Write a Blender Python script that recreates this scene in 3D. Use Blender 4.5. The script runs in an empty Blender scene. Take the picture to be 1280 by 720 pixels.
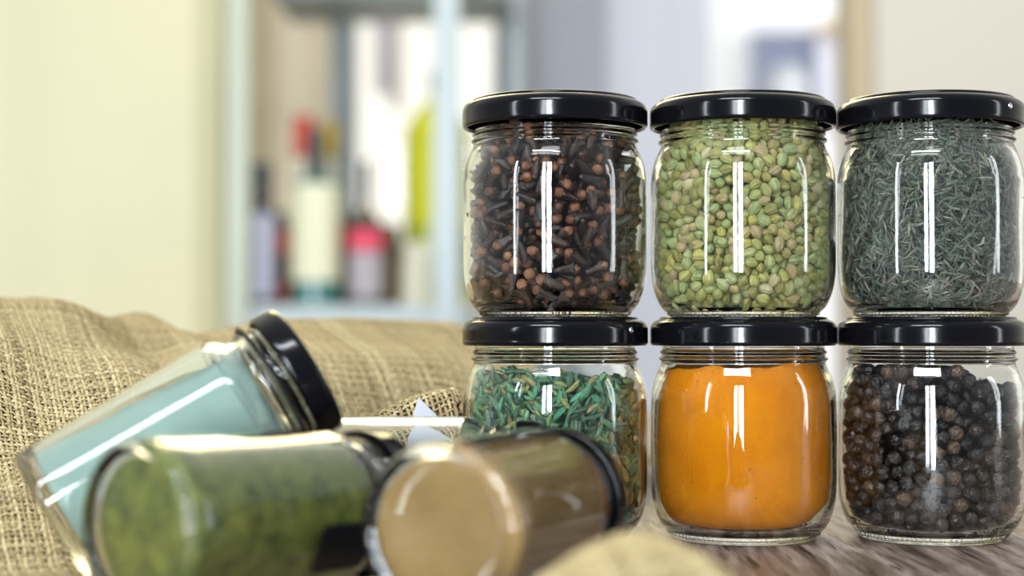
import bpy, math, random
import numpy as np
from mathutils import Vector, Matrix, noise

rng = np.random.default_rng(7)
random.seed(7)
sc = bpy.context.scene
COL = sc.collection
TZ = 0.75            # table top height
CH = 0.0767          # camera height above the table
F = 2100.0           # focal length in pixels of the 1280 frame
HY = 411.0           # horizon row
MM = 0.001


def at(px, py, D):
    """point on the view ray of a pixel at depth D (metres)"""
    return Vector(((px - 640) * D / F, D, TZ + CH - (py - HY) * D / F))


# ------------------------------------------------------------------ materials
def mat(name):
    m = bpy.data.materials.new(name)
    m.use_nodes = True
    nt = m.node_tree
    return m, nt, nt.nodes["Principled BSDF"]


def plain(name, col, rough=0.5, metal=0.0, bump=0.0, bscale=200.0, spec=None, var=0.0, vscale=20.0, coat=0.0):
    m, nt, b = mat(name)
    b.inputs["Base Color"].default_value = (*col, 1)
    b.inputs["Roughness"].default_value = rough
    b.inputs["Metallic"].default_value = metal
    if spec is not None:
        b.inputs["Specular IOR Level"].default_value = spec
    if coat:
        b.inputs["Coat Weight"].default_value = coat
    tc = nt.nodes.new("ShaderNodeTexCoord")
    if var:
        n = nt.nodes.new("ShaderNodeTexNoise")
        n.inputs["Scale"].default_value = vscale
        n.inputs["Detail"].default_value = 6
        nt.links.new(tc.outputs["Object"], n.inputs["Vector"])
        r = nt.nodes.new("ShaderNodeValToRGB")
        r.color_ramp.elements[0].position = 0.3
        r.color_ramp.elements[1].position = 0.7
        r.color_ramp.elements[0].color = (*[c * (1 - var) for c in col], 1)
        r.color_ramp.elements[1].color = (*[min(1, c * (1 + var)) for c in col], 1)
        nt.links.new(n.outputs["Fac"], r.inputs["Fac"])
        nt.links.new(r.outputs["Color"], b.inputs["Base Color"])
    if bump:
        n = nt.nodes.new("ShaderNodeTexNoise")
        n.inputs["Scale"].default_value = bscale
        n.inputs["Detail"].default_value = 5
        nt.links.new(tc.outputs["Object"], n.inputs["Vector"])
        bp = nt.nodes.new("ShaderNodeBump")
        bp.inputs["Strength"].default_value = bump
        bp.inputs["Distance"].default_value = 0.001
        nt.links.new(n.outputs["Fac"], bp.inputs["Height"])
        nt.links.new(bp.outputs["Normal"], b.inputs["Normal"])
    return m


def glass(name, col=(1, 1, 1), ior=1.5, rough=0.0):
    m, nt, b = mat(name)
    b.inputs["Base Color"].default_value = (*col, 1)
    b.inputs["Roughness"].default_value = rough
    b.inputs["IOR"].default_value = ior
    b.inputs["Transmission Weight"].default_value = 1.0
    return m


def seeds(name, stops, rough=0.5, attr=False, mott=0.25, nscale=900, bump=0.3, spec=0.4):
    """colour picked per seed (object random, or a per-seed attribute on a merged mesh), with fine mottling"""
    m, nt, b = mat(name)
    b.inputs["Roughness"].default_value = rough
    b.inputs["Specular IOR Level"].default_value = spec
    if attr:
        a = nt.nodes.new("ShaderNodeAttribute")
        a.attribute_name = "rnd"
        out = a.outputs["Fac"]
    else:
        a = nt.nodes.new("ShaderNodeObjectInfo")
        out = a.outputs["Random"]
    r = nt.nodes.new("ShaderNodeValToRGB")
    r.color_ramp.interpolation = 'LINEAR'
    e = r.color_ramp.elements
    e[0].position, e[0].color = stops[0][0], (*stops[0][1], 1)
    e[1].position, e[1].color = stops[-1][0], (*stops[-1][1], 1)
    for p, c in stops[1:-1]:
        x = e.new(p)
        x.color = (*c, 1)
    nt.links.new(out, r.inputs["Fac"])
    g = nt.nodes.new("ShaderNodeNewGeometry")
    n = nt.nodes.new("ShaderNodeTexNoise")
    n.inputs["Scale"].default_value = nscale
    n.inputs["Detail"].default_value = 3
    nt.links.new(g.outputs["Position"], n.inputs["Vector"])
    mr = nt.nodes.new("ShaderNodeMapRange")
    mr.inputs["From Min"].default_value = 0.3
    mr.inputs["From Max"].default_value = 0.7
    mr.inputs["To Min"].default_value = 1 - mott
    mr.inputs["To Max"].default_value = 1 + mott
    nt.links.new(n.outputs["Fac"], mr.inputs["Value"])
    mx = nt.nodes.new("ShaderNodeVectorMath")
    mx.operation = 'SCALE'
    nt.links.new(r.outputs["Color"], mx.inputs[0])
    nt.links.new(mr.outputs["Result"], mx.inputs["Scale"])
    nt.links.new(mx.outputs["Vector"], b.inputs["Base Color"])
    bp = nt.nodes.new("ShaderNodeBump")
    bp.inputs["Strength"].default_value = bump
    bp.inputs["Distance"].default_value = 0.0004
    nt.links.new(n.outputs["Fac"], bp.inputs["Height"])
    nt.links.new(bp.outputs["Normal"], b.inputs["Normal"])
    return m


def powder(name, dark, light, speck=None, scale=60.0, fine=900.0, bump=0.5):
    m, nt, b = mat(name)
    b.inputs["Roughness"].default_value = 0.95
    b.inputs["Specular IOR Level"].default_value = 0.1
    tc = nt.nodes.new("ShaderNodeTexCoord")
    n = nt.nodes.new("ShaderNodeTexNoise")
    n.inputs["Scale"].default_value = scale
    n.inputs["Detail"].default_value = 8
    n.inputs["Roughness"].default_value = 0.7
    nt.links.new(tc.outputs["Object"], n.inputs["Vector"])
    r = nt.nodes.new("ShaderNodeValToRGB")
    r.color_ramp.elements[0].position = 0.35
    r.color_ramp.elements[1].position = 0.65
    r.color_ramp.elements[0].color = (*dark, 1)
    r.color_ramp.elements[1].color = (*light, 1)
    nt.links.new(n.outputs["Fac"], r.inputs["Fac"])
    n2 = nt.nodes.new("ShaderNodeTexNoise")
    n2.inputs["Scale"].default_value = fine
    n2.inputs["Detail"].default_value = 3
    nt.links.new(tc.outputs["Object"], n2.inputs["Vector"])
    out = r.outputs["Color"]
    if speck:
        v = nt.nodes.new("ShaderNodeTexVoronoi")
        v.inputs["Scale"].default_value = 420
        v.inputs["Randomness"].default_value = 1
        nt.links.new(tc.outputs["Object"], v.inputs["Vector"])
        sx = nt.nodes.new("ShaderNodeSeparateColor")
        nt.links.new(v.outputs["Color"], sx.inputs["Color"])
        lt = nt.nodes.new("ShaderNodeMath")
        lt.operation = 'LESS_THAN'
        lt.inputs[1].default_value = 0.10
        nt.links.new(sx.outputs["Red"], lt.inputs[0])
        l2 = nt.nodes.new("ShaderNodeMath")
        l2.operation = 'LESS_THAN'
        l2.inputs[1].default_value = 0.15
        nt.links.new(v.outputs["Distance"], l2.inputs[0])
        mu = nt.nodes.new("ShaderNodeMath")
        mu.operation = 'MULTIPLY'
        nt.links.new(lt.outputs[0], mu.inputs[0])
        nt.links.new(l2.outputs[0], mu.inputs[1])
        mix = nt.nodes.new("ShaderNodeMix")
        mix.data_type = 'RGBA'
        mix.inputs["B"].default_value = (*speck, 1)
        nt.links.new(mu.outputs[0], mix.inputs["Factor"])
        nt.links.new(out, mix.inputs["A"])
        out = mix.outputs["Result"]
    nt.links.new(out, b.inputs["Base Color"])
    bp = nt.nodes.new("ShaderNodeBump")
    bp.inputs["Strength"].default_value = bump
    bp.inputs["Distance"].default_value = 0.0006
    nt.links.new(n2.outputs["Fac"], bp.inputs["Height"])
    nt.links.new(bp.outputs["Normal"], b.inputs["Normal"])
    return m


M = {}
M['glass'] = glass("jar glass", (0.975, 0.99, 0.972), 1.48)
M['glass_small'] = glass("spice jar glass", (0.95, 0.985, 0.965), 1.48)
M['pane'] = glass("window glass", (1, 1, 1), 1.45)
M['lid'] = plain("black lid enamel", (0.003, 0.003, 0.004), 0.13, 0, bump=0.04, bscale=120, spec=0.27)
M['lid_matte'] = plain("black plastic", (0.003, 0.003, 0.004), 0.45, bump=0.05, spec=0.2)
M['steel'] = plain("bare steel", (0.6, 0.6, 0.6), 0.25, 1.0, bump=0.05)
M['paper'] = plain("white card", (0.46, 0.47, 0.53), 0.7, bump=0.1)
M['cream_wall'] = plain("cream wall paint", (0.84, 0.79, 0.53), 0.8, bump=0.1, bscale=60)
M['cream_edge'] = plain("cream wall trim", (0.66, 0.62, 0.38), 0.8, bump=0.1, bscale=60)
M['beige_wall'] = plain("beige plaster", (0.76, 0.68, 0.55), 0.85, bump=0.2, bscale=30, var=0.14, vscale=2.2)
M['pale_wall'] = plain("pale plaster", (0.84, 0.80, 0.70), 0.85, bump=0.1, bscale=30)
M['grey_wall'] = plain("grey blue paint", (0.33, 0.35, 0.40), 0.7, bump=0.1, bscale=30, var=0.06, vscale=1.5)
M['lilac_wall'] = plain("light lilac grey paint", (0.61, 0.63, 0.70), 0.7, bump=0.1, bscale=30)
M['white_wall'] = plain("white paint", (0.93, 0.94, 0.97), 0.7, bump=0.1, bscale=30)
M['tan_wall'] = plain("tan painted post", (0.60, 0.50, 0.33), 0.7, bump=0.1, bscale=30)
M['right_wall'] = plain("warm off white paint", (0.70, 0.66, 0.57), 0.8, bump=0.1, bscale=30)
M['floor'] = plain("pale floor tile", (0.5, 0.47, 0.42), 0.5, bump=0.1, bscale=10, var=0.1, vscale=3)
M['frame_pale'] = plain("pale blue grey enamel", (0.42, 0.49, 0.52), 0.4, 0, bump=0.03)
M['frame_green'] = plain("pale green grey enamel", (0.44, 0.48, 0.39), 0.4, 0, bump=0.03)
M['frame_dark'] = plain("slate grey enamel", (0.17, 0.21, 0.22), 0.4, 0, bump=0.03)


def wood():
    m, nt, b = mat("weathered oak")
    tc = nt.nodes.new("ShaderNodeTexCoord")
    mp = nt.nodes.new("ShaderNodeMapping")
    mp.inputs["Rotation"].default_value = (0, 0, math.radians(3))
    mp.inputs["Scale"].default_value = (15.0, 1.5, 15.0)
    nt.links.new(tc.outputs["Object"], mp.inputs["Vector"])
    n = nt.nodes.new("ShaderNodeTexNoise")
    n.inputs["Scale"].default_value = 12
    n.inputs["Detail"].default_value = 12
    n.inputs["Roughness"].default_value = 0.68
    n.inputs["Distortion"].default_value = 0.5
    nt.links.new(mp.outputs["Vector"], n.inputs["Vector"])
    r = nt.nodes.new("ShaderNodeValToRGB")
    e = r.color_ramp.elements
    e[0].position, e[0].color = 0.36, (0.035, 0.022, 0.015, 1)
    e[1].position, e[1].color = 0.66, (0.40, 0.33, 0.28, 1)
    x = e.new(0.45); x.color = (0.13, 0.088, 0.064, 1)
    x = e.new(0.54); x.color = (0.23, 0.175, 0.138, 1)
    nt.links.new(n.outputs["Fac"], r.inputs["Fac"])
    # cracks
    mp2 = nt.nodes.new("ShaderNodeMapping")
    mp2.inputs["Rotation"].default_value = (0, 0, math.radians(3))
    mp2.inputs["Scale"].default_value = (36.0, 2.2, 30.0)
    nt.links.new(tc.outputs["Object"], mp2.inputs["Vector"])
    v = nt.nodes.new("ShaderNodeTexNoise")
    v.inputs["Scale"].default_value = 9
    v.inputs["Detail"].default_value = 2
    nt.links.new(mp2.outputs["Vector"], v.inputs["Vector"])
    r2 = nt.nodes.new("ShaderNodeValToRGB")
    r2.color_ramp.elements[0].position = 0.31
    r2.color_ramp.elements[1].position = 0.37
    r2.color_ramp.elements[0].color = (0.12, 0.12, 0.12, 1)
    r2.color_ramp.elements[1].color = (1, 1, 1, 1)
    nt.links.new(v.outputs["Fac"], r2.inputs["Fac"])
    mx = nt.nodes.new("ShaderNodeMix")
    mx.data_type = 'RGBA'
    mx.blend_type = 'MULTIPLY'
    mx.inputs["Factor"].default_value = 1
    nt.links.new(r.outputs["Color"], mx.inputs["A"])
    nt.links.new(r2.outputs["Color"], mx.inputs["B"])
    nt.links.new(mx.outputs["Result"], b.inputs["Base Color"])
    b.inputs["Roughness"].default_value = 0.42
    b.inputs["Specular IOR Level"].default_value = 0.5
    ad = nt.nodes.new("ShaderNodeMath")
    ad.operation = 'ADD'
    nt.links.new(n.outputs["Fac"], ad.inputs[0])
    nt.links.new(r2.outputs["Color"], ad.inputs[1])
    bp = nt.nodes.new("ShaderNodeBump")
    bp.inputs["Strength"].default_value = 0.5
    bp.inputs["Distance"].default_value = 0.0008
    nt.links.new(ad.outputs[0], bp.inputs["Height"])
    nt.links.new(bp.outputs["Normal"], b.inputs["Normal"])
    return m


M['wood'] = wood()


# ------------------------------------------------------------------ mesh helpers
def link(o, parent=None):
    COL.objects.link(o)
    if parent is not None:
        o.parent = parent
    return o


def mesh_np(name, verts, faces, m, parent=None, smooth=True, rnd=None, mats=None, midx=None):
    """verts (n,3) array, faces (m,3|4) array or list of arrays of different widths"""
    me = bpy.data.meshes.new(name)
    verts = np.asarray(verts, dtype=np.float32)
    if isinstance(faces, np.ndarray):
        faces = [faces]
    faces = [np.asarray(f, dtype=np.int32) for f in faces if len(f)]
    nl = sum(f.size for f in faces)
    nf = sum(len(f) for f in faces)
    me.vertices.add(len(verts))
    me.vertices.foreach_set("co", verts.ravel())
    me.loops.add(nl)
    me.loops.foreach_set("vertex_index", np.concatenate([f.ravel() for f in faces]))
    me.polygons.add(nf)
    tot = np.concatenate([np.full(len(f), f.shape[1], dtype=np.int32) for f in faces])
    st = np.concatenate([[0], np.cumsum(tot)[:-1]]).astype(np.int32)
    me.polygons.foreach_set("loop_start", st)
    me.polygons.foreach_set("loop_total", tot)
    me.polygons.foreach_set("use_smooth", np.full(nf, smooth, dtype=bool))
    if midx is not None:
        me.polygons.foreach_set("material_index", np.asarray(midx, dtype=np.int32))
    me.update(calc_edges=True)
    me.validate()
    for mm in (mats or [m]):
        me.materials.append(mm)
    if rnd is not None:
        a = me.attributes.new("rnd", 'FLOAT', 'POINT')
        a.data.foreach_set("value", np.asarray(rnd, dtype=np.float32))
    o = bpy.data.objects.new(name, me)
    return link(o, parent)


def lathe_arrays(profile, seg=96, rmod=None):
    """closed-of-revolution surface from (r, z) points; r==0 ends become poles"""
    th = np.arange(seg) * 2 * math.pi / seg
    V, rows = [], []
    n = 0
    for i, (r, z) in enumerate(profile):
        if r <= 1e-9:
            V.append(np.array([[0, 0, z]]))
            rows.append(np.full(seg, n))
            n += 1
        else:
            rr = np.full(seg, r) + (rmod(i, th) if rmod else 0)
            V.append(np.stack([rr * np.cos(th), rr * np.sin(th), np.full(seg, z)], 1))
            rows.append(np.arange(seg) + n)
            n += seg
    q, t = [], []
    for i in range(len(rows) - 1):
        a, b = rows[i], rows[i + 1]
        a2, b2 = np.roll(a, -1), np.roll(b, -1)
        if a[0] == a[1]:
            t.append(np.stack([a, b2, b], 1))
        elif b[0] == b[1]:
            t.append(np.stack([a, a2, b], 1))
        else:
            q.append(np.stack([a, a2, b2, b], 1))
    fs = []
    if q:
        fs.append(np.concatenate(q))
    if t:
        fs.append(np.concatenate(t))
    return np.concatenate(V), fs


def lathe(name, profile, m, parent=None, seg=96, scale=MM, rmod=None, smooth=True):
    V, fs = lathe_arrays(profile, seg, rmod)
    return mesh_np(name, V * scale, fs, m, parent, smooth)


def smooth_profile(pts, n=6):
    """Catmull-Rom through the points; a point repeated twice stays a corner"""
    out = []
    P = [np.array(p, float) for p in pts]
    for i in range(len(P) - 1):
        p1, p2 = P[i], P[i + 1]
        if np.allclose(p1, p2):
            continue
        p0 = P[i - 1] if i > 0 else p1
        p3 = P[i + 2] if i + 2 < len(P) else p2
        for k in range(n):
            t = k / n
            out.append(0.5 * ((2 * p1) + (-p0 + p2) * t + (2 * p0 - 5 * p1 + 4 * p2 - p3) * t * t + (-p0 + 3 * p1 - 3 * p2 + p3) * t ** 3))
    out.append(P[-1])
    return [(max(0.0, float(p[0])), float(p[1])) for p in out]


def box(name, lo, hi, m, parent=None, bevel=0.0):
    lo, hi = Vector(lo), Vector(hi)
    x0, y0, z0 = lo
    x1, y1, z1 = hi
    v = [(x0, y0, z0), (x1, y0, z0), (x1, y1, z0), (x0, y1, z0), (x0, y0, z1), (x1, y0, z1), (x1, y1, z1), (x0, y1, z1)]
    f = [(0, 3, 2, 1), (4, 5, 6, 7), (0, 1, 5, 4), (1, 2, 6, 5), (2, 3, 7, 6), (3, 0, 4, 7)]
    o = mesh_np(name, np.array(v), np.array(f), m, parent, smooth=False)
    if bevel:
        b = o.modifiers.new("bevel", 'BEVEL')
        b.width = bevel
        b.segments = 3
    return o


def merge_boxes(name, boxes, m, parent=None):
    V, Fc = [], []
    for i, (lo, hi) in enumerate(boxes):
        x0, y0, z0 = lo
        x1, y1, z1 = hi
        V += [(x0, y0, z0), (x1, y0, z0), (x1, y1, z0), (x0, y1, z0), (x0, y0, z1), (x1, y0, z1), (x1, y1, z1), (x0, y1, z1)]
        Fc += [tuple(8 * i + k for k in f) for f in [(0, 3, 2, 1), (4, 5, 6, 7), (0, 1, 5, 4), (1, 2, 6, 5), (2, 3, 7, 6), (3, 0, 4, 7)]]
    return mesh_np(name, np.array(V), np.array(Fc), m, parent, smooth=False)


def thing(name, label, cat, loc=(0, 0, 0), group=None):
    o = bpy.data.objects.new(name, None)
    COL.objects.link(o)
    o.location = loc
    o.empty_display_size = 0.02
    return tag(o, label, cat, group)


def tag(o, label=None, cat=None, group=None, kind=None):
    if label:
        o['label'] = label
    if cat:
        o['category'] = cat
    if group:
        o['group'] = group
    if kind:
        o['kind'] = kind
    return o


# ------------------------------------------------------------------ big jars
JX = [15.9 * MM, 85.2 * MM, 154.4 * MM]
JY = 0.62
JAR_OUT = [(0, 1.2), (20, 1.0), (23.5, 0.5), (24.6, 0.0), (25.6, 0.0), (26.3, 0.5), (26.6, 1.2), (26.6, 1.2), (26.9, 1.6), (27.6, 1.8), (27.8, 2.4), (28.0, 3.0), (28.9, 3.5), (30.6, 5.6),
           (32.3, 9.5), (33.4, 14.5), (33.8, 20), (33.9, 30), (33.9, 42), (33.8, 50), (33.3, 55), (32.3, 58.8), (31.1, 61.6), (30.3, 63.4), (30.0, 64.4),
           (30.3, 65.0), (30.9, 65.5), (30.9, 66.0), (30.2, 66.5), (29.9, 67.3), (30.4, 67.9), (30.5, 68.4), (29.8, 69.0), (29.6, 70.5), (29.6, 76), (29.6, 79.0), (29.2, 79.3)]
JAR_IN = [(27.6, 79.3), (27.2, 78.8), (27.2, 70), (27.4, 66), (27.8, 63.6), (29.2, 60.6), (30.6, 57), (31.6, 52.5), (31.9, 48), (31.9, 30), (31.8, 20), (31.2, 13.5), (29.6, 8.6), (27.4, 5.8),
          (24.5, 4.3), (18, 3.7), (0, 3.6)]
_out = smooth_profile(JAR_OUT, 4)
_in = smooth_profile(JAR_IN, 5)
INZ = [p[1] for p in reversed(_in)]
INR = [p[0] for p in reversed(_in)]


def jar_mesh():
    prof = _out + _in

    def rmod(i, th):
        r, z = prof[i]
        if i < len(_out) and 1.3 < z < 3.3 and r > 25:      # the knurled ring round the heel
            return 0.22 * np.sign(np.sin(th * 96)) * (0.7 + 0.3 * np.sin(th * 13))
        if i >= len(_out) and 8 < z < 60:                  # the uneven inside of pressed glass
            return 0.07 * np.sin(3 * th + z * 0.05) + 0.05 * np.sin(7 * th + z * 0.11)
        return 0
    V, fs = lathe_arrays(prof, 384, rmod)
    o = mesh_np("jar_body", V * MM, fs, M['glass'])
    return o


LID = [(0, 9.3), (27.6, 9.3), (28.6, 9.6), (29.2, 10.3), (30.0, 10.5), (30.6, 10.1), (30.9, 9.5), (31.8, 9.2), (33.2, 8.3), (34.0, 6.8), (34.2, 5.4), (34.2, 2.0), (34.25, 1.3), (34.0, 0.5), (33.4, 0.0),
       (32.6, 0.2), (32.3, 0.9), (32.6, 1.6), (32.8, 3), (32.8, 7), (32.2, 8.2), (30, 8.6), (0, 8.6)]


def lid_mesh(mark=None):
    prof = smooth_profile(LID, 4)
    V, fs = lathe_arrays(prof, 160)
    return mesh_np("lid", V * MM, fs, M['lid'])


proto_body = jar_mesh()
proto_lid = lid_mesh()
big_jars = {}


def big_jar(col, row, label, first=False, mark=None, rot=0.0):
    z0 = TZ + (0.0 if row == 0 else 79.95 * MM)
    r = thing("glass_jar", label, "jar", (JX[col], JY, z0), "squat glass spice jars with black lids stacked in two rows")
    r.rotation_euler.z = rot
    body = proto_body if first else proto_body.copy()
    lid = proto_lid if first else proto_lid.copy()
    if not first:
        COL.objects.link(body)
        COL.objects.link(lid)
    body.parent = r
    lid.parent = r
    lid.location = (0, 0, 70.6 * MM)
    if mark is not None:
        a, z = mark
        bpy_v, bpy_f = [], []
        V, fs = lathe_arrays([(0, .25), (.35, .25), (.5, .15), (.7, .5), (1.0, .35), (1.1, -.2)], 24)
        o = mesh_np("embossed_dot", V * MM, fs, M['steel'], lid)
        o['label'] = "small pale dot pressed into the lid rim"
        a -= rot
        o.matrix_local = Matrix.Translation((34.1 * MM * math.sin(a), -34.1 * MM * math.cos(a), z * MM)) @ Matrix.Rotation(a, 4, 'Z') @ Matrix.Rotation(math.pi / 2, 4, 'X')
    big_jars[(col, row)] = r
    return r


big_jar(0, 1, "squat glass jar with black lid full of dried cloves, top row beside the shelf", True, rot=0.4)
big_jar(1, 1, "squat glass jar with black lid full of coriander seeds, above the orange powder jar", rot=1.3)
big_jar(2, 1, "squat glass jar with black lid of fine grey-green cumin, above the peppercorn jar", mark=(0.71, 5.2), rot=2.2)
big_jar(0, 0, "squat glass jar with black lid of green fennel seeds, under the clove jar", mark=(0.89, 5.6), rot=3.3)
big_jar(1, 0, "squat glass jar with black lid full of orange turmeric powder, bottom row middle", rot=4.4)
big_jar(2, 0, "squat glass jar with black lid full of black peppercorns, under the cumin jar", rot=5.1)


# ------------------------------------------------------------------ packing seeds in a jar
def pack(n, offs, rads, ztop, core, seed, iters=70, zmin=3.7, gap=0.2, flat=0.0, corez=12.0):
    """rigid rows of spheres relaxed apart inside the jar's cavity (mm). Returns centres and axes"""
    g = np.random.default_rng(seed)
    offs = np.array(offs, float)
    rads = np.array(rads, float)
    k = len(offs)
    zt_max = max(ztop(x, y) for x, y in ((0, 0), (30, 0), (-30, 0), (0, -30), (0, 30)))
    c = []
    while len(c) < n:
        p = g.uniform(-32, 32, (4000, 2))
        z = g.uniform(zmin, zt_max, 4000)
        r = np.hypot(p[:, 0], p[:, 1])
        zt = ztop(p[:, 0], p[:, 1])
        ok = (r < np.interp(z, INZ, INR) - 1.5) & ((r > core) | (z > zt - corez) | (z < 9)) & (z < zt - 1)
        c += list(np.stack([p[ok, 0], p[ok, 1], z[ok]], 1))
    c = np.array(c[:n])
    ax = g.normal(size=(n, 3))
    if flat:
        rad = c.copy(); rad[:, 2] = 0
        rad /= np.linalg.norm(rad, axis=1, keepdims=True) + 1e-9
        ax -= rad * (ax * rad).sum(1, keepdims=True) * flat
    ax /= np.linalg.norm(ax, axis=1, keepdims=True)
    R = np.tile(rads, n)
    body = np.repeat(np.arange(n), k)
    for it in range(iters):
        pos = (c[:, None, :] + ax[:, None, :] * offs[None, :, None]).reshape(-1, 3)
        order = np.argsort(pos[:, 2])
        P, RR, B = pos[order], R[order], body[order]
        push = np.zeros_like(P)
        cnt = np.zeros(len(P))
        maxd = 2 * rads.max()
        j = 1
        while True:
            dz = P[j:, 2] - P[:-j, 2]
            if j >= len(P) - 1 or dz.min() > maxd and j > 3 or (j % 8 == 0 and np.mean(dz < maxd) < 0.002):
                break
            d = P[j:] - P[:-j]
            L2 = (d * d).sum(1)
            s = RR[j:] + RR[:-j]
            hit = np.nonzero((L2 < s * s) & (B[j:] != B[:-j]))[0]
            if len(hit):
                L = np.sqrt(L2[hit]) + 1e-6
                mv = d[hit] / L[:, None] * ((s[hit] - L) * 0.5)[:, None]
                np.add.at(push, hit + j, mv)
                np.add.at(push, hit, -mv)
                np.add.at(cnt, hit + j, 1)
                np.add.at(cnt, hit, 1)
            j += 1
        P = P + push / np.maximum(1, cnt * 0.55)[:, None]
        for _ in range(2):
            r = np.hypot(P[:, 0], P[:, 1]) + 1e-9
            lim = np.interp(P[:, 2], INZ, INR) - RR - gap
            over = r > lim
            P[over, 0] *= lim[over] / r[over]
            P[over, 1] *= lim[over] / r[over]
            zt = ztop(P[:, 0], P[:, 1])
            r = np.hypot(P[:, 0], P[:, 1]) + 1e-9
            ins = (r < core) & (P[:, 2] < zt - corez) & (P[:, 2] > 10)
            P[ins, 0] *= core / r[ins]
            P[ins, 1] *= core / r[ins]
            P[:, 2] = np.clip(P[:, 2], zmin + RR, None)
            P[:, 2] = np.minimum(P[:, 2], zt - RR)
        q = np.empty_like(P)
        q[order] = P
        q = q.reshape(n, k, 3)
        if k > 1:
            c2 = q.mean(1) - 0
            a2 = q[:, -1] - q[:, 0]
            a2 /= np.linalg.norm(a2, axis=1, keepdims=True) + 1e-9
            c = c2 - a2 * offs.mean()
            ax = a2
        else:
            c = q[:, 0]
    return c, ax


def frames(ax, g):
    """rotation matrices with local z along ax and a random roll"""
    n = len(ax)
    t = g.normal(size=(n, 3))
    x = np.cross(t, ax)
    x /= np.linalg.norm(x, axis=1, keepdims=True) + 1e-9
    y = np.cross(ax, x)
    return np.stack([x, y, ax], 2)


def template(o):
    me = o.data
    v = np.empty(len(me.vertices) * 3)
    me.vertices.foreach_get("co", v)
    by = {}
    mi = {}
    for p in me.polygons:
        by.setdefault(len(p.vertices), []).append(list(p.vertices))
        mi.setdefault(len(p.vertices), []).append(p.material_index)
    ks = sorted(by)
    return v.reshape(-1, 3), [np.array(by[k]) for k in ks], [np.array(mi[k]) for k in ks]


def stuff_mesh(name, tmpls, c, R, scl, mats, core_prof=None, core_mat=0):
    """all remaining seeds as one mesh, in metres, jar coordinates"""
    V, rnds = [], []
    F3, F4, m3, m4 = [], [], [], []
    n0 = 0
    T = [template(t) for t in tmpls]
    for i in range(len(c)):
        v, fs, mis = T[i % len(T)]
        w = (v * scl[i]) @ R[i].T + c[i] * MM
        V.append(w)
        rnds.append(np.full(len(v), rng.random()))
        for f, mi in zip(fs, mis):
            (F3 if f.shape[1] == 3 else F4).append(f + n0)
            (m3 if f.shape[1] == 3 else m4).append(mi)
        n0 += len(v)
    if core_prof:
        v, fs = lathe_arrays(core_prof, 48)
        V.append(v * MM)
        rnds.append(np.full(len(v), 0.02))
        for f in fs:
            (F3 if f.shape[1] == 3 else F4).append(f + n0)
            (m3 if f.shape[1] == 3 else m4).append(np.full(len(f), core_mat))
        n0 += len(v)
    faces, mi = [], []
    if F3:
        faces.append(np.concatenate(F3)); mi.append(np.concatenate(m3))
    if F4:
        faces.append(np.concatenate(F4)); mi.append(np.concatenate(m4))
    return mesh_np(name, np.concatenate(V), faces, None, rnd=np.concatenate(rnds), mats=mats, midx=np.concatenate(mi))


def grid_blob(prof, seg, fn, m, mats=None, midx=None):
    V, fs = lathe_arrays(prof, seg)
    V = fn(V)
    return mesh_np("seed", V * MM, fs, m, mats=mats, midx=midx)


def drop(o):
    bpy.data.objects.remove(o)


def place_seeds(jar, name, label, cat, group, protos, low, c, ax, scale_rng, mats_attr, stuff_name, stuff_label, core_prof, n_ind=300, depth=3.4, squash=None):
    g = np.random.default_rng(len(c))
    R = frames(ax, g)
    scl = g.uniform(*scale_rng, len(c))
    root = big_jars[jar]
    base = np.array(root.location)
    # the ones that show largest: outermost layer, on the side of the viewer
    rad = np.hypot(c[:, 0], c[:, 1])
    lim = np.interp(c[:, 2], INZ, INR)
    facing = -c[:, 1] / np.maximum(rad, 1)
    score = facing - np.maximum(0, (lim - rad) - depth) * 0.6
    pick = np.argsort(-score)[:n_ind]
    rest = np.setdiff1d(np.arange(len(c)), pick)
    for i, k in enumerate(pick):
        src = protos[i % len(protos)]
        o = src if i < len(protos) else src.copy()
        if i >= len(protos):
            COL.objects.link(o)
        o.name = name
        o.matrix_world = Matrix.Translation(Vector(base + c[k] * MM)) @ Matrix(R[k].tolist()).to_4x4() @ Matrix.Scale(float(scl[k]), 4)
        tag(o, label, cat, group)
    s = stuff_mesh(stuff_name, low, c[rest], R[rest], scl[rest], mats_attr, core_prof)
    s.location = root.location
    tag(s, stuff_label, cat, None, 'stuff')
    for t in low:
        drop(t)


def ns(v, s, seed=0.0):
    return np.array([noise.noise(Vector((p[0] * s + seed, p[1] * s, p[2] * s + seed))) for p in v])


def sphere_prof(r, rings):
    return [(r * math.sin(math.pi * i / rings) if 0 < i < rings else 0, -r * math.cos(math.pi * i / rings)) for i in range(rings + 1)]


# --- peppercorns
PEP = [(0.0, (0.0062, 0.005, 0.005)), (0.5, (0.0161, 0.0124, 0.0124)), (0.75, (0.0285, 0.0186, 0.0149)), (0.92, (0.0496, 0.026, 0.0161)), (1.0, (0.093, 0.0527, 0.0279))]
M['pep'] = seeds("peppercorn skin", PEP, 0.42, False, 0.4, 700, 0.8, 0.6)
M['pep_a'] = seeds("peppercorn skin merged", PEP, 0.42, True, 0.4, 700, 0.8, 0.6)


def peppercorn(rings, seg, m, sd):
    def fn(V):
        d = V / (np.linalg.norm(V, axis=1, keepdims=True) + 1e-9)
        w = np.abs(ns(d, 2.6, sd)) * 0.9 + np.abs(ns(d, 5.5, sd)) * 0.35
        return d * (2.72 + 0.30 - w[:, None] * 1.15)
    return grid_blob(sphere_prof(2.7, rings), seg, fn, m)


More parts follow.
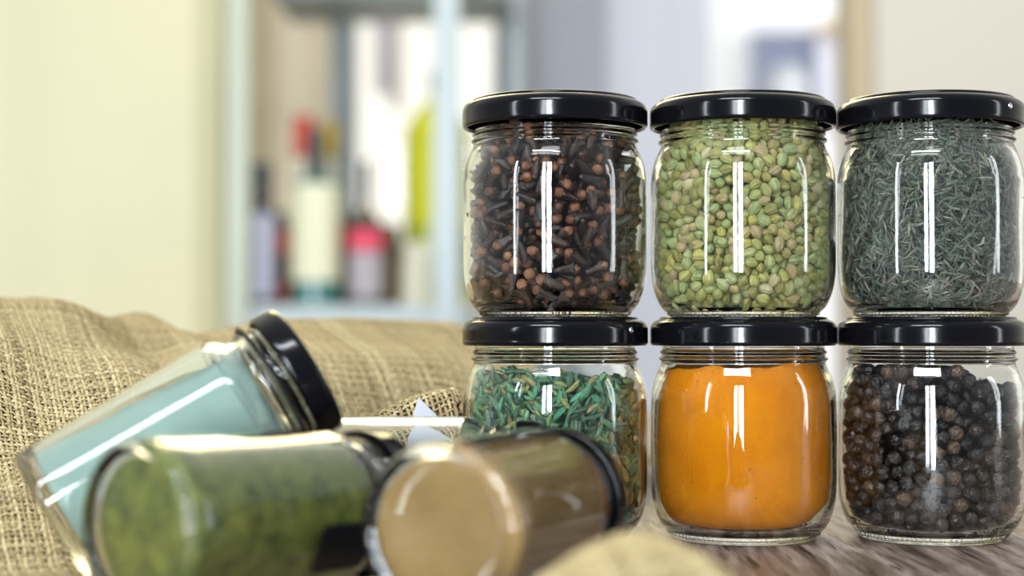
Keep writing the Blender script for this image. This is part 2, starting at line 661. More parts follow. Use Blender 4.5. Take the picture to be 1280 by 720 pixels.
c, ax = pack(980, [0], [2.62], lambda x, y: 64.0 - 6.5 / (1 + np.exp(-(x - 8) / 3.0)) + 0.7 * np.sin(x * 0.4), 18.5, 11, 70)
place_seeds((2, 0), "black_peppercorn", "wrinkled dark peppercorn pressed against the front glass of the bottom jar of whole pepper", "peppercorn",
            "peppercorns against the front of the pepper jar", [peppercorn(26, 38, M['pep'], s * 3.1) for s in range(8)],
            [peppercorn(10, 14, M['pep_a'], s * 3.1) for s in range(5)], c, ax, (0.86, 1.06), [M['pep_a']], "black_peppercorns",
            "deeper mass of black peppercorns filling the pepper jar behind the front layer", [(0, 10), (17, 10), (17, 46), (0, 46)])

# --- coriander seeds
COR = [(0.0, (0.21, 0.19, 0.05)), (0.2, (0.33, 0.32, 0.10)), (0.45, (0.39, 0.41, 0.18)), (0.65, (0.29, 0.34, 0.14)), (0.8, (0.47, 0.43, 0.12)), (0.92, (0.38, 0.29, 0.15)), (1.0, (0.56, 0.50, 0.29))]
M['cor'] = seeds("coriander husk", COR, 0.55, False, 0.15, 600, 0.2)
M['cor_a'] = seeds("coriander husk merged", COR, 0.55, True, 0.15, 600, 0.2)


def coriander(rings, seg, m, sd):
    g = random.Random(sd)
    elong = g.uniform(1.2, 1.48)

    def fn(V):
        th = np.arctan2(V[:, 1], V[:, 0])
        t = V[:, 2] / 1.9
        rr = 1 + 0.055 * np.cos(9 * th) * (1 - t ** 4) + 0.02 * np.sin(2 * th + sd)
        W = V.copy()
        W[:, 0] *= rr
        W[:, 1] *= rr
        W[:, 2] *= elong
        W[:, 2] += np.where(t > 0.97, 0.35, 0) - np.where(t < -0.985, 0.12, 0)
        return W
    return grid_blob(sphere_prof(1.9, rings), seg, fn, m)


c, ax = pack(2480, [-0.45, 0.45], [1.84, 1.84], lambda x, y: 76.5 + 0 * x, 22.5, 12, 60)
place_seeds((1, 1), "coriander_seed", "oval ribbed green coriander seed against the front glass of the coriander jar", "coriander seed",
            "coriander seeds against the front of the coriander jar", [coriander(18, 54, M['cor'], s) for s in range(8)],
            [coriander(10, 20, M['cor_a'], s) for s in range(5)], c, ax, (0.85, 1.1), [M['cor_a']], "coriander_seeds",
            "mass of green coriander seeds filling the coriander jar around and behind the front ones", [(0, 10), (21, 10), (21, 63), (0, 63)])

# --- cloves
CLV = [(0.0, (0.015, 0.0085, 0.0065)), (0.5, (0.024, 0.0135, 0.011)), (0.8, (0.035, 0.019, 0.015)), (1.0, (0.05, 0.025, 0.016))]
CLH = [(0.0, (0.0765, 0.0298, 0.0153)), (0.5, (0.136, 0.0527, 0.0255)), (0.85, (0.2125, 0.085, 0.0382)), (1.0, (0.289, 0.136, 0.068))]
M['clv'] = seeds("clove stem", CLV, 0.42, False, 0.5, 500, 0.8, 0.6)
M['clh'] = seeds("clove bud", CLH, 0.5, False, 0.3, 500, 0.4)
M['clv_a'] = seeds("clove stem merged", CLV, 0.42, True, 0.5, 500, 0.8, 0.6)
M['clh_a'] = seeds("clove bud merged", CLH, 0.5, True, 0.3, 500, 0.4)


def clove(rings, seg, ms, sd):
    """a tapering four-sided stem, four flared sepals and the round bud"""
    g = random.Random(sd)
    st = [(0, -5.4), (1.05, -5.2), (1.35, -4.2), (1.6, -2.6), (1.8, -1), (1.95, 0.4), (2.2, 1.5), (2.65, 2.6), (2.4, 3.1), (1.3, 2.8), (0, 2.6)]
    V1, f1 = lathe_arrays(st, seg)
    th = np.arctan2(V1[:, 1], V1[:, 0])
    flare = np.clip((V1[:, 2] - 0.6) / 2.4, 0, 1)
    k = 1 + 0.10 * np.cos(4 * th) + flare * 0.34 * np.cos(4 * th)
    V1[:, 0] *= k
    V1[:, 1] *= k * 0.9
    V1 += (ns(V1, 0.9, sd * 2.3) * 0.35)[:, None] * np.array([1, 1, 0.3])
    V1[:, 0] += 0.02 * g.uniform(-1, 1) * (V1[:, 2]) ** 2
    V2, f2 = lathe_arrays(sphere_prof(2.2, rings), seg)
    V2 *= 1 + 0.06 * ns(V2, 1.2, sd)[:, None]
    V2[:, 2] += 3.9
    n1 = len(V1)
    by = {3: [], 4: []}
    mi = {3: [], 4: []}
    for f in f1:
        by[f.shape[1]].append(f); mi[f.shape[1]].append(np.zeros(len(f), int))
    for f in f2:
        by[f.shape[1]].append(f + n1); mi[f.shape[1]].append(np.ones(len(f), int))
    fs = [np.concatenate(by[k]) for k in (4, 3)]
    ix = np.concatenate([np.concatenate(mi[k]) for k in (4, 3)])
    return mesh_np("seed", np.concatenate([V1, V2]) * MM * 0.86, fs, None, mats=ms, midx=ix)


c, ax = pack(700, [-3.3, -1.6, 0.3, 3.1], [1.25, 1.4, 1.6, 1.95], lambda x, y: 70.0 - 0.16 * x + 0 * y + 1.5 * np.sin(x * 0.25), 18, 13, 70)
place_seeds((0, 1), "dried_clove", "dark dried clove with a round brown bud, against the front glass of the clove jar", "clove",
            "cloves against the front of the clove jar", [clove(9, 16, [M['clv'], M['clh']], s) for s in range(8)],
            [clove(7, 12, [M['clv_a'], M['clh_a']], s) for s in range(5)], c, ax, (0.9, 1.12), [M['clv_a'], M['clh_a']], "dried_cloves",
            "mass of dried cloves filling the clove jar around and behind the front ones", [(0, 10), (16, 10), (16, 55), (0, 55)], n_ind=260, depth=6)

# --- fennel seeds
FEN = [(0.0, (0.05, 0.11, 0.065)), (0.3, (0.09, 0.20, 0.12)), (0.5, (0.16, 0.26, 0.15)), (0.7, (0.08, 0.32, 0.19)), (0.85, (0.27, 0.33, 0.11)), (1.0, (0.34, 0.25, 0.11))]
M['fen'] = seeds("fennel husk", FEN, 0.5, False, 0.25, 700, 0.2)
M['fen_a'] = seeds("fennel husk merged", FEN, 0.5, True, 0.25, 700, 0.2)


def fennel(rings, seg, m, sd):
    g = random.Random(sd)
    L, w, bend = g.uniform(2.5, 3.4), g.uniform(0.85, 1.1), g.uniform(0.02, 0.07)

    def fn(V):
        th = np.arctan2(V[:, 1], V[:, 0])
        t = V[:, 2]
        k = (1 + 0.16 * np.cos(5 * th)) * w * (1 - 0.12 * t)
        W = np.stack([V[:, 0] * k, V[:, 1] * k * 0.72, t * L], 1)
        W[:, 1] += bend * W[:, 2] ** 2 - 0.2
        return W
    return grid_blob(sphere_prof(1.0, rings), seg, fn, m)


c, ax = pack(3150, [-2.0, 0, 2.0], [0.62, 0.85, 0.62], lambda x, y: 60.5 - 0.07 * x - 0.05 * y + 1.0 * np.sin(x * 0.35 + 1), 25, 14, 45, flat=0.7, corez=6)
place_seeds((0, 0), "fennel_seed", "slender ribbed green fennel seed against the front glass of the fennel jar", "fennel seed",
            "fennel seeds against the front of the fennel jar", [fennel(9, 20, M['fen'], s) for s in range(10)],
            [fennel(6, 10, M['fen_a'], s) for s in range(6)], c, ax, (0.85, 1.12), [M['fen_a']], "fennel_seeds",
            "mass of green fennel seeds filling the fennel jar around and behind the front ones", [(0, 10), (24, 10), (24.5, 52), (0, 52)], depth=2.0)

# --- fine cumin / dill: countless needles, one mass
CUM = [(0.0, (0.035, 0.042, 0.038)), (0.3, (0.10, 0.12, 0.105)), (0.55, (0.17, 0.19, 0.16)), (0.75, (0.11, 0.16, 0.11)), (0.88, (0.22, 0.19, 0.155)), (1.0, (0.36, 0.36, 0.29))]
M['cum_a'] = seeds("cumin husk", CUM, 0.55, True, 0.25, 900, 0.1)
g = np.random.default_rng(21)
n = 12000
V, Fq, rn = [], [], []
th = g.uniform(0, 2 * math.pi, n)
z = g.uniform(4.6, 70.5, n)
lim = np.interp(z, INZ, INR)
dep = 0.45 + g.random(n) ** 1.2 * 3.4
rr = lim - dep
cz = z
rad = np.stack([np.cos(th), np.sin(th), 0 * th], 1)
C = rad * rr[:, None]
C[:, 2] = cz
slope = np.gradient(INR, INZ)
zz = np.array(INZ)
A = g.normal(size=(n, 3))
nrm = rad.copy()
nrm[:, 2] = -np.clip(np.interp(z, zz, slope), -1.2, 1.2)
nrm /= np.linalg.norm(nrm, axis=1, keepdims=True)
A -= nrm * (A * nrm).sum(1, keepdims=True) * 0.93
A /= np.linalg.norm(A, axis=1, keepdims=True)
L = g.uniform(1.8, 3.3, n)
W = g.uniform(0.32, 0.52, n)
# keep both tips inside the glass
for s in (-1, 1):
    tip = C + A * (s * L)[:, None]
    over = np.hypot(tip[:, 0], tip[:, 1]) - (np.interp(tip[:, 2], INZ, INR) - 0.35)
    C -= rad * np.maximum(0, over)[:, None]
C[:, 2] = np.clip(C[:, 2], 5.2, None)
X = np.cross(A, g.normal(size=(n, 3)))
X /= np.linalg.norm(X, axis=1, keepdims=True)
Y = np.cross(A, X)
ts = [-1, -0.55, 0.0, 0.55, 1]
ws = [0.12, 0.8, 1.0, 0.75, 0.12]
bend = g.uniform(-0.5, 0.5, n)
for t, w in zip(ts, ws):
    for q in range(5):
        a = q * 2 * math.pi / 5
        V.append(C + A * (L * t)[:, None] + X * (W * w * math.cos(a) + bend * (1 - t * t))[:, None] + Y * (W * w * math.sin(a))[:, None])
V = np.stack(V, 1)  # n, 25, 3
fq = []
for i in range(4):
    for q in range(5):
        fq.append([i * 5 + q, i * 5 + (q + 1) % 5, (i + 1) * 5 + (q + 1) % 5, (i + 1) * 5 + q])
fq = np.array(fq)
FF = (fq[None] + (np.arange(n) * 25)[:, None, None]).reshape(-1, 4)
rnd = np.repeat(g.random(n), 25)
VV = V.reshape(-1, 3)
core_v, core_f = lathe_arrays([(0, 6)] + [(np.interp(q, INZ, INR) - 3.6, q) for q in (6.5, 9, 13, 20, 35, 50, 56, 61, 66, 70)] + [(0, 70)], 64)
f3 = [f + len(VV) for f in core_f if f.shape[1] == 3]
f4 = [f + len(VV) for f in core_f if f.shape[1] == 4]
rnd = np.concatenate([rnd, np.full(len(core_v), 0.05)])
cum = mesh_np("cumin_seeds", np.concatenate([VV, core_v]) * MM, [np.concatenate([FF] + f4)] + f3, M['cum_a'], rnd=rnd)
cum.location = big_jars[(2, 1)].location
tag(cum, "mass of fine needle-like grey-green cumin filling the jar above the peppercorns", "spice", None, 'stuff')

# --- turmeric powder
M['turm'] = powder("turmeric", (0.53, 0.165, 0.002), (0.64, 0.225, 0.004), (0.22, 0.05, 0.0), 45, 1100, 0.5)
prof = [(0, 4.2), (18, 4.2), (23.5, 4.8), (26.6, 6.6), (28.8, 9.4), (30.5, 13.8), (31.2, 20), (31.35, 30), (31.35, 48), (31.1, 52.5), (30.1, 56.8), (28.9, 60.0), (27.8, 61.8), (25.5, 62.6), (12, 62.9), (0, 63)]
prof = smooth_profile(prof, 6)
V, fs = lathe_arrays(prof, 200)
lev = np.clip((V[:, 2] - 55) / 7, 0, 1)
lump = ns(V, 0.12, 3.0) * 2.2 + ns(V, 0.5, 1.0) * 0.5
V[:, 2] += lev * (lump + 1.0 * (V[:, 0] > 8) * np.clip((V[:, 0] - 8) / 10, 0, 1) * 2)
rq = np.hypot(V[:, 0], V[:, 1])
corner = np.clip((14 - V[:, 2]) / 9, 0, 1) * np.clip((V[:, 0] - 8) / 20, 0, 1)   # settled away from the heel on one side
shr = 1 - 0.012 * (np.abs(ns(V, 0.25, 8.0))) - 0.10 * corner
lim = np.interp(V[:, 2], INZ, INR) - 0.3
shr = np.minimum(shr, lim / np.maximum(rq, 1))
V[:, 0] *= shr
V[:, 1] *= shr
o = mesh_np("turmeric_powder", V * MM, fs, M['turm'])
o.location = big_jars[(1, 0)].location
tag(o, "bright orange turmeric powder filling the middle jar of the bottom row", "spice powder", None, 'stuff')

# ------------------------------------------------------------------ small jars that lie about
SR, SL = 23.0, 90.0
S_OUT = smooth_profile([(0, 1.6), (14, 1.4), (18.5, 0.9), (20.0, 0.1), (21.0, 0.0), (22.2, 0.7), (22.9, 2.2), (23, 4), (23, 20), (23, 55), (23, 62), (22.9, 65.5), (22.2, 68.3), (20.8, 70.3), (19.8, 71.3), (19.5, 72.5),
                        (19.6, 74.2), (20.3, 75.0), (20.3, 75.8), (19.5, 76.6), (19.3, 79), (19.9, 79.8), (19.9, 80.5), (19.3, 81), (19.2, 85), (19.2, 88.6), (18.9, 88.9)], 4)
S_IN = smooth_profile([(17.6, 88.9), (17.4, 88.5), (17.4, 78), (17.6, 72), (18.6, 69.8), (20.2, 67.6), (21.0, 65), (21.2, 60), (21.2, 20), (21.2, 8), (20.6, 5.4), (18.5, 4.0), (12, 3.6), (0, 3.6)], 5)
S_LID = smooth_profile([(0, 7.7), (18.6, 7.7), (19.2, 8.2), (20.2, 8.3), (21.2, 7.8), (21.7, 6.6), (21.8, 5.5), (21.8, 1.0), (21.5, 0.2), (20.9, 0.0), (20.4, 0.4), (20.6, 1.2), (20.6, 6), (20, 6.9), (0, 7.0)], 4)

body_v = lathe_arrays(S_OUT + S_IN, 160)
lid_v = lathe_arrays(S_LID, 96)


def small_jar(label, p0, p1, roll=0.0, ring=False):
    """p0: centre of the base, p1: a point the lid's centre points at"""
    p0, p1 = Vector(p0), Vector(p1)
    d = (p1 - p0).normalized()
    r = thing("spice_jar", label, "jar", p0, "slim glass spice jars lying in a heap on the burlap")
    r.rotation_mode = 'QUATERNION'
    r.rotation_quaternion = d.to_track_quat('Z', 'Y') @ Matrix.Rotation(roll, 4, 'Z').to_quaternion()
    mesh_np("jar_body", body_v[0] * MM, body_v[1], M['glass_small'], r)
    l = mesh_np("lid", lid_v[0] * MM, lid_v[1], M['lid'], r)
    l.location = (0, 0, 81.6 * MM)
    if ring:
        t = lathe("seal_ring", [(19.9, 76.6), (21.4, 76.5), (22.0, 77.2), (21.4, 77.9), (19.9, 77.8), (19.9, 76.6)], M['lid_matte'], r, 96)
        t['label'] = "thin black ring round the neck"
    return r


def fill(name, jar, label, m, z1=68, cut=0.0, cat="spice powder", rough_end=1.5, sd=0.0, level_dir=None):
    """powder lying in a small jar: follows the cavity, slumped away from the upper side by `cut` mm towards the neck"""
    prof = [(0, 4.0), (18.2, 4.4), (20.2, 5.9), (20.75, 8.4), (20.85, 20), (20.85, 60), (20.7, 64.8), (19.9, 67.3), (18.3, 69.5), (17.2, 71.5), (17.1, 76), (15, 77.5), (0, 78)]
    prof = [(r, min(z, z1) if z > z1 else z) for r, z in prof]
    prof = smooth_profile(prof[:-1] + [(0, prof[-1][1])], 5)
    V, fs = lathe_arrays(prof, 120)
    q = jar.rotation_quaternion
    up = np.array(q.inverted() @ Vector((0, 0, 1)))
    upx = np.array([up[0], up[1], 0])
    upx /= np.linalg.norm(upx) + 1e-9
    h = V @ upx
    levl = 21.0 - cut * (0.25 + 0.75 * np.clip((V[:, 2]) / 70, 0, 1)) + ns(V, 0.12, sd) * 1.6 * min(1, cut)
    over = np.maximum(0, h - levl)
    V = V - over[:, None] * upx[None]
    endk = np.clip((V[:, 2] - (z1 - 6)) / 6, 0, 1)
    V[:, 2] += endk * ns(V, 0.14, sd + 4) * rough_end * 3 * 0.6
    V[:, 2] = np.minimum(V[:, 2], 80)
    o = mesh_np(name, V * MM, fs, m)
    o.location = jar.location
    o.rotation_mode = 'QUATERNION'
    o.rotation_quaternion = q
    tag(o, label, cat, None, 'stuff')
    return o


def W(px, py, D, dz=0.0):
    v = at(px, py, D)
    v.z += dz
    return v


A = small_jar("slim glass jar of pale blue-green powder leaning up on its side, lid raised", W(66, 652, 0.505), W(388, 457, 0.528), 0.3, ring=True)
B = small_jar("slim glass jar of olive green herb powder lying in front of the pale one", (-98.5 * MM, 0.436, TZ + 25.2 * MM), (-40.0 * MM, 0.505, TZ + 24.8 * MM), 0.0)
C = small_jar("slim glass jar of tan powder lying with its base towards the viewer", (-19.3 * MM, 0.436, TZ + 24.2 * MM), (14.5 * MM, 0.517, TZ + 24.6 * MM), 0.5)
D = small_jar("slim glass jar lying behind the olive one, mostly empty and clear", (-79 * MM, 0.569, TZ + 24.3 * MM), (10 * MM, 0.556, TZ + 24.6 * MM), 1.0)

M['sage'] = powder("pale sage powder", (0.30, 0.41, 0.36), (0.37, 0.485, 0.43), None, 25, 700, 0.3)
M['olive'] = powder("olive herb powder", (0.032, 0.060, 0.016), (0.20, 0.20, 0.045), (0.36, 0.34, 0.14), 170, 700, 0.8)
M['tanp'] = powder("tan powder", (0.235, 0.14, 0.052), (0.33, 0.20, 0.08), None, 40, 700, 0.3)
M['crumb'] = powder("golden crumbs", (0.30, 0.17, 0.07), (0.50, 0.36, 0.18), None, 150, 500, 0.6)
fill("sage_powder", A, "pale blue-green powder inside the leaning slim jar", M['sage'], 71, 5.5, sd=1.0, rough_end=2.0)
fill("herb_powder", B, "olive green ground herbs inside the lying jar at the front", M['olive'], 70, 1.2, sd=2.0)
fill("tan_powder", C, "tan powder inside the lying jar that shows its base", M['tanp'], 70, 1.2, sd=3.0)
fill("golden_crumbs", D, "golden crumbs in the clear jar lying behind the others", M['crumb'], 64, 24, sd=5.0, cat="spice")

# black chalk label on the olive jar
seg = 20
a0, a1, zz0, zz1 = 0.18, 0.82, 45.5, 66.0
Vl, Fl = [], []
nz = 14
for side in (0, 1):
    R_ = 23.15 if side == 0 else 23.02
    for i in range(nz + 1):
        t = i / nz
        zc = zz0 + (zz1 - zz0) * t
        # rounded corners
        e = 0.0
        dd = min(zc - zz0, zz1 - zc)
        if dd < 2:
            e = (2 - math.sqrt(max(0, 4 - (2 - dd) ** 2))) / 23.0
        for j in range(seg + 1):
            a = (a0 + e) + (a1 - a0 - 2 * e) * j / seg
            Vl.append((R_ * math.cos(a), R_ * math.sin(a), zc))
st = (nz + 1) * (seg + 1)
for i in range(nz):
    for j in range(seg):
        p = i * (seg + 1) + j
        Fl.append((p, p + 1, p + seg + 2, p + seg + 1))
        Fl.append((st + p, st + p + seg + 1, st + p + seg + 2, st + p + 1))
for i in range(nz):
    for j in (0, seg):
        p = i * (seg + 1) + j
        Fl.append((p, p + seg + 1, st + p + seg + 1, st + p))
for j in range(seg):
    for i in (0, nz):
        p = i * (seg + 1) + j
        Fl.append((p, p + 1, st + p + 1, st + p))
lb = mesh_np("paper_label", np.array(Vl) * MM, np.array(Fl), M['lid_matte'], B)
lb['label'] = "black label with rounded corners"
# turn it to the lower side facing the viewer
inv = B.rotation_quaternion.inverted()
v = inv @ Vector((0.55, -0.70, -0.36))
lb.rotation_euler.z = math.atan2(v.y, v.x) - 0.5

# ------------------------------------------------------------------ burlap
def sstep(t):
    t = np.clip(t, 0, 1)
    return t * t * (3 - 2 * t)


def burlap_h(x, y):
    """height of the big draped cloth (mm) over the table; x, y in mm"""
    xs = np.clip((x + 220) / 200, -0.6, 1.3)
    yc = 700 + 150 * np.clip(xs, 0, 1.3) ** 1.1                       # where the crest runs
    y0 = 520 + 62 * sstep((x + 170) / 110)
    crest = np.interp(x, [-330, -225, -205, -178, -150, -80, -30, 5, 45, 80], [84, 87, 87, 81, 75, 78, 76, 62, 30, 1])
    t = (y - y0) / (yc - y0)
    up = np.where(t < 1, np.sin(np.clip(t, 0, 1) * math.pi / 2) ** 1.15, 1)
    back = sstep((yc + 230 - y) / 200)
    h = crest * np.minimum(up, back)
    # soft folds running down the slope
    k = sstep((y - y0) / 60) * back
    h = h + k * (3.2 * np.sin((x + 0.55 * y) / 17.0) * sstep((x + 250) / 80) * sstep((-90 - x) / 60) + 2.4 * np.sin((x * 0.6 - y * 0.8) / 14.0 + 1.3))
    h = h + k * 2.0 * np.sin((x - 0.2 * y) / 9.0) * sstep((-x - 120) / 60)
    # a bulge at the far side whose edge drops away down the slope
    dl = ((x + 186) * 120 + (y - 720) * 80) / 144.0
    h = h + k * (3.0 * np.exp(-((dl + 12) / 16.0) ** 2) - 8.0 * np.exp(-((dl - 20) / 17.0) ** 2) - 3.0 * np.exp(-((dl - 58) / 10.0) ** 2))
    # the folded hem that climbs to the stacked jars
    yr = 618 + 0.25 * (x + 60)
    amp = np.interp(x, [-140, -110, -60, -22, 0], [0, 17, 27, 36, 22])
    h = h + amp * np.exp(-((y - yr) / 20.0) ** 2)
    vy = yr + 58
    h = h - np.interp(x, [-150, -60, -20, 10], [0, 10, 26, 8]) * np.exp(-((y - vy) / 32.0) ** 2) * k
    # keep clear of the stacked jars
    d = np.hypot(x - JX[0] * 1000, y - 620)
    return np.maximum(h, 0.0) + 1.2


def under_jars(x, y, h):
    return h


def weave(name, hfun, inside, cx, cy, ang, nu, nv, pitch, thick, label, base_mats, root, seed=0, spp=3):
    """real over-and-under threads laid on a height field"""
    g = np.random.default_rng(seed)
    e1 = np.array([math.cos(ang), math.sin(ang)])
    e2 = np.array([-math.sin(ang), math.cos(ang)])
    V, Fc, RN = [], [], []
    n0 = 0
    K = 6
    for dirn in (0, 1):
        n_thr, n_len = (nv, nu) if dirn == 0 else (nu, nv)
        s = np.arange(0, n_len * spp + 1) / spp          # in pitches
        for k in range(n_thr):
            wob = 0.12 * np.sin(s * 0.31 + g.uniform(0, 6.28)) + 0.06 * np.sin(s * 0.83 + g.uniform(0, 6.28)) + g.normal() * 0.07
            if dirn == 0:
                u, v = s - nu / 2, (k - nv / 2) + wob
            else:
                u, v = (k - nu / 2) + wob, s - nv / 2
            x = cx + (u * e1[0] + v * e2[0]) * pitch
            y = cy + (u * e1[1] + v * e2[1]) * pitch
            ok = inside(x, y)
            if ok.sum() < 4:
                continue
            h = hfun(x, y)
            hx = (hfun(x + 0.7, y) - hfun(x - 0.7, y)) / 1.4
            hy = (hfun(x, y + 0.7) - hfun(x, y - 0.7)) / 1.4
            nr = np.stack([-hx, -hy, np.ones_like(hx)], 1)
            nr /= np.linalg.norm(nr, axis=1, keepdims=True)
            off = 0.42 * thick * np.cos(math.pi * (s + (k + dirn) % 2))
            P = np.stack([x, y, h], 1) + nr * off[:, None]
            T = np.gradient(P, axis=0)
            T /= np.linalg.norm(T, axis=1, keepdims=True) + 1e-9
            S = np.cross(T, nr)
            S /= np.linalg.norm(S, axis=1, keepdims=True) + 1e-9
            Nn = np.cross(S, T)
            fat = thick * g.uniform(0.78, 1.25) * (1 + 0.16 * np.sin(s * 1.3 + g.uniform(0, 6)) + 0.12 * np.sin(s * 3.1 + g.uniform(0, 6)))
            a = np.arange(K) * 2 * math.pi / K
            ring = P[:, None, :] + S[:, None, :] * (fat[:, None] * 0.62 * np.cos(a)[None])[:, :, None] + Nn[:, None, :] * (fat[:, None] * 0.42 * np.sin(a)[None])[:, :, None]
            # split to inside runs
            idx = np.arange(len(s))
            seg_ok = ok[:-1] & ok[1:]
            i = idx[:-1][seg_ok]
            q = np.arange(K)
            a0_ = (i[:, None] * K + q[None])
            a1_ = (i[:, None] * K + (q[None] + 1) % K)
            f = np.stack([a0_, a1_, a1_ + K, a0_ + K], 2).reshape(-1, 4) + n0
            V.append(ring.reshape(-1, 3))
            Fc.append(f)
            RN.append(np.full(len(s) * K, np.clip(g.normal(0.5, 0.22), 0, 1)))
            n0 += len(s) * K
    # stray fibres
    nfz = 2600
    fu, fv = g.uniform(-nu / 2, nu / 2, nfz), g.uniform(-nv / 2, nv / 2, nfz)
    x = cx + (fu * e1[0] + fv * e2[0]) * pitch
    y = cy + (fu * e1[1] + fv * e2[1]) * pitch
    ok = inside(x, y)
    x, y = x[ok], y[ok]
    base = np.stack([x, y, hfun(x, y) + thick * 0.4], 1)
    d = g.normal(size=(len(x), 3)); d[:, 2] = np.abs(d[:, 2]) * 0.6
    d /= np.linalg.norm(d, axis=1, keepdims=True)
    ln = g.uniform(1.0, 3.4, len(x))
    cr = np.cross(d, g.normal(size=d.shape)); cr /= np.linalg.norm(cr, axis=1, keepdims=True)
    cu = np.cross(d, cr)
    ps = []
    for t in (0, 0.5, 1.0):
        c0 = base + d * (ln * t)[:, None] + cu * (ln * 0.35 * t * t)[:, None]
        for q in range(3):
            w = 0.05 * (1 - 0.7 * t)
            ps.append(c0 + cr * (w * math.cos(q * 2.094)) + cu * (w * math.sin(q * 2.094)))
    ps = np.stack(ps, 1)
    fq = np.array([[i * 3 + q, i * 3 + (q + 1) % 3, (i + 1) * 3 + (q + 1) % 3, (i + 1) * 3 + q] for i in range(2) for q in range(3)])
    Fc.append((fq[None] + (np.arange(len(x)) * 9)[:, None, None]).reshape(-1, 4) + n0)
    V.append(ps.reshape(-1, 3))
    RN.append(np.full(len(x) * 9, 0.9))
    V = np.concatenate(V)
    Fc = np.concatenate(Fc)
    used = np.zeros(len(V), bool)
    used[Fc.ravel()] = True
    remap = np.cumsum(used) - 1
    Vm = V[used] * MM
    Vm[:, 2] += TZ
    return mesh_np(name, Vm, remap[Fc], base_mats, root, rnd=np.concatenate(RN)[used])


def burlap_mat():
    stops = [(0.0, (0.20, 0.148, 0.07)), (0.5, (0.35, 0.272, 0.138)), (1.0, (0.53, 0.44, 0.25))]
    return seeds("jute thread", stops, 0.85, True, 0.22, 1500, 0.6, 0.15)


M['jute'] = burlap_mat()
M['jute_backing'] = plain("dark backing under jute", (0.075, 0.052, 0.032), 0.9, bump=0.6, bscale=500, var=0.25, vscale=300, spec=0.1)  # dark colour for the sheet added below the threads, so gaps show dark


def sheet(name, hfun, inside, x0, x1, y0, y1, step, drop_mm, m, root):
    xs = np.arange(x0, x1, step)
    ys = np.arange(y0, y1, step)
    X, Y = np.meshgrid(xs, ys)
    H = hfun(X, Y) - drop_mm
    Vt = np.stack([X.ravel(), Y.ravel(), H.ravel()], 1)
    ok = inside(X, Y)
    cell = ok[:-1, :-1] & ok[1:, :-1] & ok[:-1, 1:] & ok[1:, 1:]
    I, J = np.nonzero(cell)
    w = X.shape[1]
    f = np.stack([I * w + J, I * w + J + 1, (I + 1) * w + J + 1, (I + 1) * w + J], 1)
    used = np.zeros(len(Vt), bool)
    used[f.ravel()] = True
    remap = np.cumsum(used) - 1
    Vm = Vt[used] * MM
    Vm[:, 2] += TZ
    return mesh_np(name, Vm, remap[f], m, root)


def inside_main(x, y):
    d = np.hypot(x - JX[0] * 1000, y - 620)
    right = np.interp(y, [380, 470, 520, 560, 585, 600, 650, 668, 700, 760, 900, 1050], [-28, -4, 5, 0, -16, -19.5, -19.5, -5, 20, 60, 75, 60])
    return (x < right) & (d > 36.0) & (x > -330) & (y > 392 + 8 * np.sin(x / 23)) & (y < 1010)


cloth = thing("burlap_cloth", "large coarse woven burlap cloth draped in folds behind the lying jars", "burlap", (0, 0, 0), "burlap cloths")
w = weave("weave", burlap_h, inside_main, -125, 700, math.radians(24), 320, 430, 1.85, 0.92, None, M['jute'], cloth, 3)
u = sheet("dark_backing", lambda x, y: np.maximum(burlap_h(x, y), 1.25), inside_main, -330, 80, 388, 1010, 3.0, 1.15, M['jute_backing'], cloth)
u['label'] = "dark backing sheet added under the threads so the gaps show dark"


# near fold, out of focus at the bottom of the picture
def fold_h(x, y):
    h = 28.0 * np.exp(-((x - 28) / 24.0) ** 2 - ((y - 388) / 30.0) ** 2)
    h = h + 11.0 * np.exp(-((x - 6) / 17.0) ** 2 - ((y - 366) / 20.0) ** 2)
    h = h + 9.0 * np.exp(-((x - 50) / 12.0) ** 2 - ((y - 372) / 20.0) ** 2)
    h = h - 8.0 * np.exp(-((x - 37) / 6.0) ** 2 - ((y - 352) / 16.0) ** 2)
    return np.maximum(h + 0.6 * np.sin(x / 5) * np.exp(-((y - 380) / 40) ** 2), 0) + 1.0


def inside_fold(x, y):
    return (np.abs(x - 27) < 52 + 4 * np.sin(y / 9)) & (y > 318 + 5 * np.sin(x / 11)) & (y < 424 + 4 * np.sin(x / 7) - 0.006 * (x - 30) ** 2) & ((x > 12) | (y < 402))


cl2 = thing("burlap_cloth", "small blurred hump of burlap in front of the turmeric jar", "burlap", (0, 0, 0), "burlap cloths")
weave("weave", fold_h, inside_fold, 27, 372, math.radians(20), 68, 68, 1.85, 1.0, None, M['jute'], cl2, 5)
u2 = sheet("dark_backing", fold_h, inside_fold, -40, 90, 310, 440, 2.0, 0.9, M['jute_backing'], cl2)

# white card corner behind the clear jar
p = [W(523, 496, 0.598), W(511, 540, 0.590), W(508, 600, 0.588), W(570, 600, 0.597), W(566, 540, 0.600)]
Vc = []
for dy in (0, 0.5 * MM):
    for q in p:
        Vc.append((q.x, q.y + dy, q.z))
fc = [(0, 1, 2, 3), (0, 3, 4, 4)]
me = bpy.data.meshes.new("paper_card")
me.from_pydata(Vc, [], [(0, 1, 2, 3, 4), (9, 8, 7, 6, 5)] + [(i, (i + 5), (i + 1) % 5 + 5, (i + 1) % 5) for i in range(5)])
me.materials.append(M['paper'])
o = link(bpy.data.objects.new("paper_card", me))
tag(o, "white paper card whose pointed corner sticks up behind the clear lying jar", "card")

